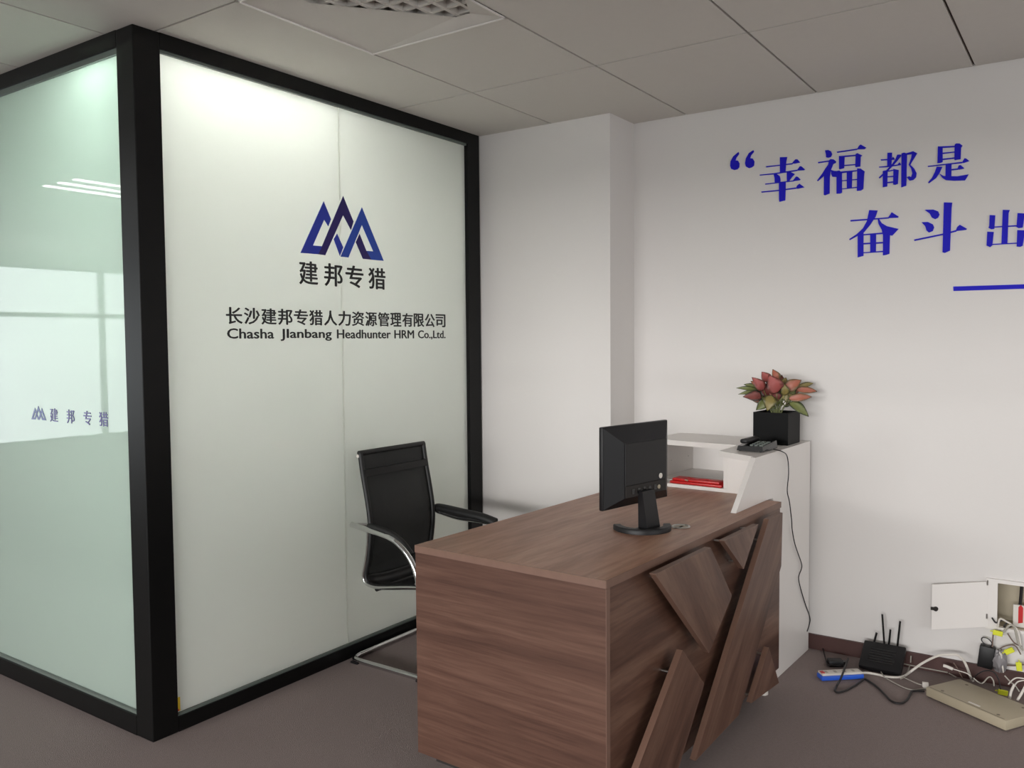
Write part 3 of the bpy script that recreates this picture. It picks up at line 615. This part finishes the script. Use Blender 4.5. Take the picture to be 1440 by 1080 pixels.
for x in (xl,xr):
    MB().tube([O(x,q.y,q.z) for q in Q],.0115,10,1,flat=1).obj('side_hem',M['pad'],ch,smooth=True)
    MB().tube([O(x+(-.010 if x==xl else .010),q.y+.006,q.z) for q in Q[13:-2]],.007,10,1).obj('side_rail',M['chrome'],ch,smooth=True)
MB().tube([O(xl-.006,2.584,.905),O(xr+.006,2.584,.905)],.011,10,1).obj('top_bar',M['pad'],ch,smooth=True)
MB().tube([O(xl-.012,2.586,.893),O(xl-.004,2.586,.893)],.008,10,1).obj('end_cap',M['cable_w'],ch,smooth=True)
MB().box(xl-2.79,xr-2.79,.205,.217,.805,.835).obj('head_band',M['pad'],ch)
MB().tube([O(xl,2.50,.33),O(xr,2.50,.33)],.010,10,1).obj('cross_bar',M['pad'],ch,smooth=True)
for sgn,x in ((-1,2.562),(1,3.028)):
    arm=[O(x,2.612,.600),O(x,2.52,.588),O(x,2.40,.571)]+([O(x,2.33,.540),O(x,2.275,.487),O(x,2.245,.42),O(x,2.215,.30)] if sgn<0 else [O(x,2.28,.572),O(x,2.20,.560),O(x,2.165,.50),O(x,2.175,.35)])+[O(x,2.185,.15),O(x+sgn*.0,2.165,.06),O(x,2.175,.022),O(x,2.21,.0135),O(x,2.40,.0135),O(x-sgn*-.0,2.58,.0135),O(x-sgn*.012,2.618,.0135),O(x-sgn*.05,2.632,.0135)]
    MB().tube(arm,.0118,12,4).obj('frame_tube',M['chrome'],ch,smooth=True)
    MB().tube([O(x,2.535,.602),O(x,2.50,.606),O(x,2.36,.596),O(x,2.26,.588),O(x,2.19,.574)] if sgn>0 else [O(x+.016,2.53,.598),O(x+.016,2.50,.600),O(x+.016,2.41,.586),O(x+.016,2.34,.556),O(x+.016,2.29,.510)],.020 if sgn>0 else .013,12,4,flat=.8).obj('arm_pad',M['pad'],ch,smooth=True)
    MB().tube([O(x,2.60,.600),O(x-sgn*.030,2.545,.60)],.008,8,1).obj('arm_bracket',M['chrome'],ch,smooth=True)
    MB().tube([O(x,2.25,.40),O(x-sgn*.03,2.25,.385)],.009,8,1).obj('seat_bracket',M['chrome'],ch,smooth=True)
    for yy in (2.23,2.60): B(x-2.79-.014,x-2.79+.014,yy-2.35-.02,yy-2.35+.02,0,.008).obj('glide',M['plastic'],ch)
MB().tube([O(2.562+.05,2.632,.0135),O(3.028-.05,2.632,.0135)],.0118,12,1).obj('floor_bar',M['chrome'],ch,smooth=True)
# ------------------------------------------------------------------ cables and boxes by the wall
CB={
 'phone_cord':[[3.381,1.064,0.935],[3.355,1.022,0.932],[3.466,1.035,0.898],[3.47,1.03,0.831],[3.453,1.03,0.761],[3.483,1.03,0.712],[3.515,1.03,0.633],[3.526,1.03,0.586],[3.558,1.03,0.529],[3.6,1.03,0.481],[3.664,1.03,0.415],[3.665,1.03,0.39],[3.624,1.03,0.362],[3.657,1.03,0.305],[3.724,1.03,0.226],[3.802,1.03,0.14],[3.794,1.03,0.111],[3.762,1.03,0.089]],
 'black_cord':[[3.687,0.84,0.03],[3.608,0.829,0.035],[3.51,0.816,0.04],[3.445,0.812,0.03],[3.425,0.822,0.006],[3.378,0.816,0.006],[3.367,0.802,0.006],[3.406,0.781,0.006],[3.474,0.763,0.006],[3.534,0.753,0.006],[3.561,0.745,0.006],[3.537,0.717,0.006],[3.497,0.682,0.006],[3.441,0.646,0.006],[3.4,0.619,0.006],[3.388,0.595,0.006],[3.405,0.576,0.006],[3.454,0.568,0.006],[3.502,0.568,0.006],[3.539,0.565,0.006],[3.564,0.528,0.006]],
 'black_cord2':[[3.802,0.972,0.01],[3.699,0.935,0.01],[3.622,0.907,0.01],[3.63,0.894,0.01],[3.633,0.873,0.01],[3.669,0.853,0.01],[3.721,0.848,0.01]],
 'white_cord':[[3.582,0.767,0.018],[3.618,0.748,0.012],[3.638,0.711,0.006],[3.636,0.677,0.005],[3.653,0.639,0.006],[3.672,0.616,0.012],[3.62,0.585,0.054],[3.66,0.556,0.076],[3.7,0.527,0.091],[3.72,0.501,0.103],[3.73,0.474,0.109],[3.73,0.439,0.115],[3.72,0.415,0.105],[3.7,0.397,0.083],[3.775,0.392,0.02],[3.768,0.382,0.01]],
 'grey_cable_a':[[3.764,0.701,0.012],[3.802,0.661,0.012],[3.802,0.62,0.012],[3.802,0.578,0.012],[3.802,0.517,0.012],[3.802,0.478,0.012]],
 'grey_cable_b':[[3.607,0.681,0.012],[3.676,0.711,0.012],[3.72,0.724,0.012],[3.764,0.701,0.012]],
 'grey_cable_c':[[3.802,0.62,0.012],[3.75,0.616,0.012],[3.674,0.613,0.012],[3.623,0.624,0.012]],
 'grey_cable_d':[[3.735,0.685,0.006],[3.686,0.639,0.006],[3.652,0.6,0.006],[3.624,0.553,0.006],[3.638,0.533,0.006]],
 'grey_cable_e':[[3.623,0.677,0.004],[3.592,0.642,0.004],[3.56,0.597,0.004],[3.558,0.568,0.004],[3.589,0.538,0.004]],
 'grey_cable_f':[[3.79,0.614,0.056],[3.77,0.612,0.035]],
 'cable_loop_a':[[3.781,0.388,0.01],[3.7,0.359,0.066],[3.7,0.337,0.083],[3.7,0.313,0.087],[3.7,0.297,0.076],[3.7,0.286,0.048],[3.7,0.281,0.015]],
 'cable_loop_b':[[3.71,0.376,0.043],[3.71,0.348,0.027],[3.71,0.327,0.054],[3.71,0.316,0.059],[3.71,0.307,0.046],[3.71,0.305,0.027]],
 'white_plug_a':[[3.74,0.482,0.058],[3.74,0.452,0.053]],
 'white_plug_cord':[[3.74,0.452,0.053],[3.74,0.426,0.049],[3.74,0.404,0.046],[3.74,0.387,0.037]],
 'thin_a':[[3.802,0.473,0.01],[3.773,0.444,0.01]],
 'thin_b':[[3.76,0.452,0.071],[3.76,0.44,0.054],[3.76,0.42,0.016]],
 'jack':[[3.643,0.509,0.02]],
 'wire_v':[[3.77,0.293,0.145],[3.77,0.286,0.112],[3.77,0.279,0.066]],
 'wire_r1':[[3.68,0.268,0.086],[3.68,0.248,0.066],[3.68,0.232,0.054],[3.68,0.219,0.036]],
 'wire_r2':[[3.68,0.255,0.055],[3.68,0.24,0.077],[3.68,0.225,0.087],[3.68,0.199,0.089]],
 'wire_r3':[[3.67,0.237,0.051],[3.67,0.224,0.075],[3.67,0.199,0.087]],
 'wire_w1':[[3.62,0.245,0.024],[3.62,0.241,0.052],[3.62,0.231,0.081]],
 'wire_w2':[[3.6,0.219,0.031],[3.6,0.206,0.061],[3.6,0.19,0.101]],
 'nc_a':[[3.79,0.303,0.232],[3.79,0.296,0.27],[3.79,0.274,0.264],[3.79,0.251,0.252],[3.79,0.233,0.23],[3.79,0.224,0.179]],
 'nc_b':[[3.785,0.282,0.222],[3.785,0.264,0.251],[3.785,0.247,0.249],[3.785,0.232,0.19],[3.785,0.214,0.162]],
 'nc_c':[[3.795,0.324,0.269],[3.795,0.31,0.251],[3.795,0.292,0.264],[3.795,0.27,0.263],[3.795,0.283,0.24],[3.795,0.256,0.245]],
 'nc_d':[[3.79,0.318,0.203],[3.79,0.319,0.129],[3.79,0.298,0.122],[3.79,0.29,0.156],[3.79,0.246,0.175],[3.79,0.223,0.143]],
 'nc_e':[[3.77,0.288,0.141],[3.77,0.285,0.11],[3.77,0.28,0.075]],
 'nc_f':[[3.79,0.269,0.218],[3.79,0.246,0.185],[3.79,0.219,0.175]],
 'nc_g':[[3.79,0.28,0.089],[3.79,0.244,0.094],[3.79,0.209,0.107]],
 'tags':[[3.77,0.301,0.217],[3.77,0.261,0.154],[3.77,0.227,0.099],[3.77,0.274,-0.006]],
 'blackcable':[[3.84,0.232,0.402],[3.84,0.234,0.32]],
 'sticker':[[3.83,0.238,0.328],[3.83,0.224,0.33],[3.83,0.227,0.251],[3.83,0.244,0.253]],
 'adapter':[[3.74,0.358,0.149],[3.74,0.312,0.164],[3.74,0.32,0.066],[3.74,0.374,0.066]],
 'adapter_loop':[[3.74,0.351,0.156],[3.74,0.368,0.17],[3.74,0.364,0.182],[3.74,0.346,0.183],[3.74,0.331,0.169],[3.74,0.334,0.154]],
 'bag':[[3.76,0.321,0.148],[3.76,0.282,0.147],[3.76,0.276,0.072],[3.76,0.322,0.062]],
 'router_feet':[[3.586,0.787,0.0],[3.61,0.633,0.0]],
 'router_body':[[3.72,0.798,0.063],[3.72,0.748,0.1],[3.72,0.619,0.102],[3.72,0.636,-0.009],[3.72,0.802,-0.045]],
 'adapter_small':[[3.675,0.916,0.0],[3.717,0.883,0.0],[3.643,0.851,0.0],[3.603,0.884,0.0]],
 'tape_front':[[1.734,2.65,0.12],[1.773,2.65,0.114],[1.771,2.65,0.06],[1.732,2.65,0.062]],
 'tape_left':[[1.64,2.758,2.333],[1.64,2.724,2.331],[1.64,2.725,2.306],[1.64,2.759,2.31]],
 'red':[[3.373,1.496,0.775],[3.477,1.512,0.775],[3.463,1.352,0.775],[3.373,1.289,0.775],[3.281,1.274,0.775],[3.246,1.395,0.775]],
 'silver':[[3.352,1.522,0.785],[3.439,1.529,0.785],[3.363,1.468,0.785]]}
def cable(key,r,m,name,label,cat='cable',group=None,smooth=5,seg=8,parent=None,dz=0):
    pts=[Vector(p)+Vector((0,0,dz)) for p in CB[key]]
    for p in pts: p.z=max(p.z,r+.0005)
    mb=MB().tube(pts,r,seg,smooth)
    if parent: return mb.obj(name,m,parent,smooth=True)
    return mb.obj(name,m,smooth=True,label=label,cat=cat,group=group)
cable('phone_cord',.0022,M['cable_k'],'telephone_cord','thin black cord hanging from the telephone down the white cabinet side')
cable('black_cord',.0042,M['cable_k'],'black_cable','thick black cord looping over the blue power strip and across the carpet')
cable('black_cord2',.003,M['cable_k'],'tangled_cord','thin black cord bunched on the carpet behind the power strip')
cable('white_cord',.0048,M['cable_w'],'white_cable','thick white cord arching from the power strip to behind the beige box')
grp='thin grey network cables on the carpet'
for k,l in (('a','grey network cable running along the skirting board right of the router'),('b','grey cable loop on the carpet just right of the router'),('c','grey cable curling down across the carpet between router and beige box'),
            ('d','grey cable running to the clear plug at the beige box'),('e','pale cable ending at the left side of the beige box'),('f','short grey cable coming down the skirting board')):
    cable('grey_cable_'+k,.0024,M['cable_g'],'network_cable',l,group=grp)
for k,l,m in (('cable_loop_a','tall black cable loop standing behind the beige box',M['cable_k']),('cable_loop_b','small grey cable loop inside the black one behind the beige box',M['cable_g']),
            ('wire_v','thin white cable hanging straight down beside the plastic bag',M['cable_w']),
            ('wire_r1','grey twisted cable at the right behind the beige box',M['cable_g']),('wire_r2','white cable arching off the right edge of the photo, upper one',M['cable_w']),('wire_r3','white cable arching off the right edge of the photo, lower one',M['cable_w']),
            ('wire_w1','thick white cable rising behind the beige box beside the yellow tag',M['cable_w']),('wire_w2','thick white cable rising behind the far right of the beige box',M['cable_w']),
            ('thin_a','thin grey cable under the white plug',M['cable_g']),('thin_b','thin brown cable crossing behind the white plug',M['cable_br'])):
    cable(k,.0045 if k in('wire_w1','wire_w2') else .0024,m,'loose_cable',l,group='loose cables behind the beige box')
for k,l,m,r in (('nc_a','white cable hanging out of the open wall box, outermost loop',M['cable_w'],.0035),('nc_b','thick grey cable hanging out of the open wall box to the right',M['cable_g'],.004),
            ('nc_c','black cable tangled on the lower sill of the open wall box',M['cable_k'],.003),('nc_d','brown cable looping on the wall under the wall box',M['cable_br'],.0024),
            ('nc_e','white cable dropping from the yellow tag bundle to the floor',M['cable_w'],.003),('nc_f','brown cable slanting right under the wall box',M['cable_br'],.0024),('nc_g','brown cable lying level above the skirting board at the right',M['cable_br'],.0026)):
    cable(k,r,m,'hanging_cable',l,group='cables hanging from the wall box')
for i,(p,l) in enumerate(zip(CB['tags'],('yellow cable tag just below the wall box, topmost','yellow slanted cable tag in the middle of the hanging cables','yellow cable tag hanging at the right above the skirting','yellow cable tag lying low behind the beige box'))):
    t=thing('cable_tag',l,'tag',(3.775 if i<3 else 3.70,p[1],max(p[2],.015) if i<3 else .012),0,'yellow cable tags',rot=((.1,0,0),(-.6,0,0),(1.45,0,0),(.1,0,.2))[i])
    B(-.004,.004,-.017,.017,-.010,.010,bev=.002).obj('flag',M['yellow'],t); MB().tube([(0,.017,0),(0,.022,.004),(0,.026,0)],.002,6,2).obj('tie',M['yellow'],t)
# power strip
ps=thing('power_strip','blue and white power strip lying on the carpet left of the router','power strip',(3.455,.885,0),math.atan2(.762-.894,3.559-3.445))
MB().box(0,.178,0,.048,.002,.020,bev=.003).obj('base',M['stripblue'],ps,smooth=True)
MB().box(.004,.174,.004,.046,.020,.029,bev=.002).obj('cover',M['cable_w'],ps,smooth=True)
for k in range(4):
    B(.022+k*.038,.034+k*.038,.014,.034,.0285,.0294).obj('socket',M['cable_g'],ps)
B(.004,.018,.012,.032,.0285,.0315).obj('switch',M['red'],ps)
# router leaning against the skirting
rt=thing('wifi_router','black wireless router with four antennas leaning against the skirting board','router',(3.665,.71,.004),0,rot=(0,-math.radians(33),0))
MB().box(0,.135,-.082,.082,0,.026,bev=.006).obj('body',M['plastic'],rt,smooth=True)
for k in range(6): B(.03+k*.013,.036+k*.013,-.05,.05,.0255,.0268).obj('vent_slot',M['plastic2'],rt)
for yb,yt,zt,xt in ((.756,.745,.131,3.76),(.714,.724,.214,3.76),(.697,.691,.155,3.76),(.664,.654,.197,3.76)):
    i=Matrix.Rotation(math.radians(33),3,'Y')
    a=i@(Vector((3.772,yb,.085))-Vector((3.665,.71,.004))); b=i@(Vector((xt+.01,yt,zt+.004))-Vector((3.665,.71,.004)))
    MB().tube([a,b],.0052,8,1,flat=.7).obj('antenna',M['plastic2'],rt,smooth=True)
ad=thing('power_adapter','small black plug adapter on the carpet behind the blue power strip','adapter',(3.66,.885,0),.5)
MB().box(-.022,.022,-.03,.03,0,.026,bev=.004).obj('body',M['plastic'],ad,smooth=True); B(-.012,.012,-.045,-.03,.006,.02).obj('plug',M['plastic2'],ad)
ad=thing('power_adapter','black block adapter hanging on the wall under the open box, cord loop on top','adapter',(3.79,.344,.068),0,rot=(math.radians(6),0,0))
MB().box(-.02,.015,-.027,.027,0,.088,bev=.004).obj('body',M['plastic'],ad,smooth=True)
MB().tube([(0,.008,.088),(0,.024,.102),(0,.022,.115),(0,.004,.116),(0,-.012,.102),(0,-.008,.087)],.0022,8,4).obj('cord_loop',M['cable_k'],ad,smooth=True)
mb=MB(); bmesh.ops.create_icosphere(mb.bm,subdivisions=3,radius=1)
random.seed(2)
for v in mb.bm.verts: v.co=Vector((v.co.x*.018,v.co.y*.026,v.co.z*.045))*(1+.18*math.sin(v.co.x*9+v.co.z*7)*math.cos(v.co.y*8))
mb.obj('plastic_bag',M['bag'],smooth=True,loc=(3.782,.293,.105),label='crumpled grey plastic bag beside the hanging black adapter',cat='bag')
# beige box
e1=Vector((3.355-3.525,.237-.517,0)); e2=Vector((3.688-3.525,.440-.517,0))
bx=thing('terminal_box','flat beige plastic equipment box lying on the carpet in front of the cables','equipment box',(3.525,.517,0),math.atan2(e1.y,e1.x))
lx=e1.length; ly=.185
mb=MB().box(0,lx,0,ly,.004,.040,bev=.004); mb.obj('body',M['beige'],bx,smooth=True)
B(.012,lx-.012,.006,.009,.0398,.0405).obj('groove',M['beige2'],bx)
for a,b in ((.055,.022),(lx-.045,.022),(.055,ly-.03),(lx-.045,ly-.03)): MB().cyl((a,b,.0398),.006,.0008,'z',14).obj('screw_cap',M['beige2'],bx)
B(lx*.50,lx*.50+.045,.020,.029,.0398,.0412,bev=.0005).obj('label_window',M['cable_w'],bx)
for a,b in ((.01,.01),(lx-.02,.01),(.01,ly-.02),(lx-.02,ly-.02)): B(a,a+.01,b,b+.01,0,.0045).obj('foot',M['plastic2'],bx)
j=thing('network_plug','clear network plug standing at the left end of the beige box','plug',(3.60,.530,.0),.3)
B(-.006,.006,-.011,.011,.010,.028,bev=.001).obj('body',M['cable_w'],j); B(-.004,.004,-.008,.008,0,.010).obj('boot',M['cable_g'],j)
wp=thing('white_plug','white oval cable plug held up on its cable behind the beige box','plug',CB['white_plug_a'][0])
a=Vector(CB['white_plug_a'][0]); MB().tube([Vector(p)-a for p in ((a.x,a.y+.004,a.z+.001),(a.x,a.y-.006,a.z),(a.x,a.y-.022,a.z-.004),(a.x,a.y-.030,a.z-.006))],.0062,10,3).obj('plug_body',M['cable_w'],wp,smooth=True)
MB().tube([Vector(p)-a for p in CB['white_plug_cord']],.002,8,4).obj('plug_cord',M['cable_w'],wp,smooth=True)
# ------------------------------------------------------------------ open low-voltage wall box
wb=thing('wall_box','open white low-voltage wall box with its door swung left above the skirting','wall box',(XW,.2,.32))
def q(y,z): return (y-.2,z-.32)
t_=.003
MB().box(0,.10,NY0-.2,NY0-.2+t_,NZ0-.32,NZ1-.32).box(0,.10,NY1-.2-t_,NY1-.2,NZ0-.32,NZ1-.32).box(0,.10,NY0-.2,NY1-.2,NZ0-.32,NZ0-.32+t_).box(0,.10,NY0-.2,NY1-.2,NZ1-.32-t_,NZ1-.32).box(.097,.10,NY0-.2,NY1-.2,NZ0-.32,NZ1-.32).obj('housing',M['beige'],wb)
MB().box(-.014,0,NY0-.22,NY1-.2+.012,NZ1-.32-.004,NZ1-.32+.010).box(-.012,0,NY0-.22,NY1-.2+.012,NZ0-.32-.012,NZ0-.32).box(-.012,0,NY1-.2-.028,NY1-.2+.010,NZ0-.32,NZ1-.32-.004).obj('rim',M['white'],wb)
# door swung open, nearly flat against the wall
dr=MB().hexa([(-.014,.140,-.143+.05),(-.003,.140,-.143+.05),(-.030,.337,-.134),(-.041,.337,-.134)],[(-.014,.140,.089),(-.003,.140,.089),(-.030,.337,.052),(-.041,.337,.052)]).obj('door',M['white'],wb)
MB().cyl((-.047,.322,-.045),.009,.010,'x',14).box(-.050,-.046,.318,.340,-.050,-.038).obj('door_lock',M['dark'],dr)
for z in (.075,-.06): MB().cyl((-.016,.142,z),.003,.02,'z',8).obj('hinge',M['steel'],dr)
MB().tube([(.03,.028,.084),(.03,.030,.04),(.03,.032,.0)],.006,8,2).obj('cable_inside',M['cable_k'],wb,smooth=True)
mp=thing('network_module','white module with a red stripe inside the open wall box','module',(3.835,.225,.236))
B(0,.012,-.03,.03,0,.088,bev=.001).obj('module_body',M['cable_w'],mp); MB().prism([(-.004,.02),(.012,.015),(.012,.080),(.004,.09),(-.004,.08)],'x',-.0012,0).obj('red_stripe',M['red'],mp)
B(.004,.03,-.03,.03,0,.004).obj('bracket',M['plastic'],mp)
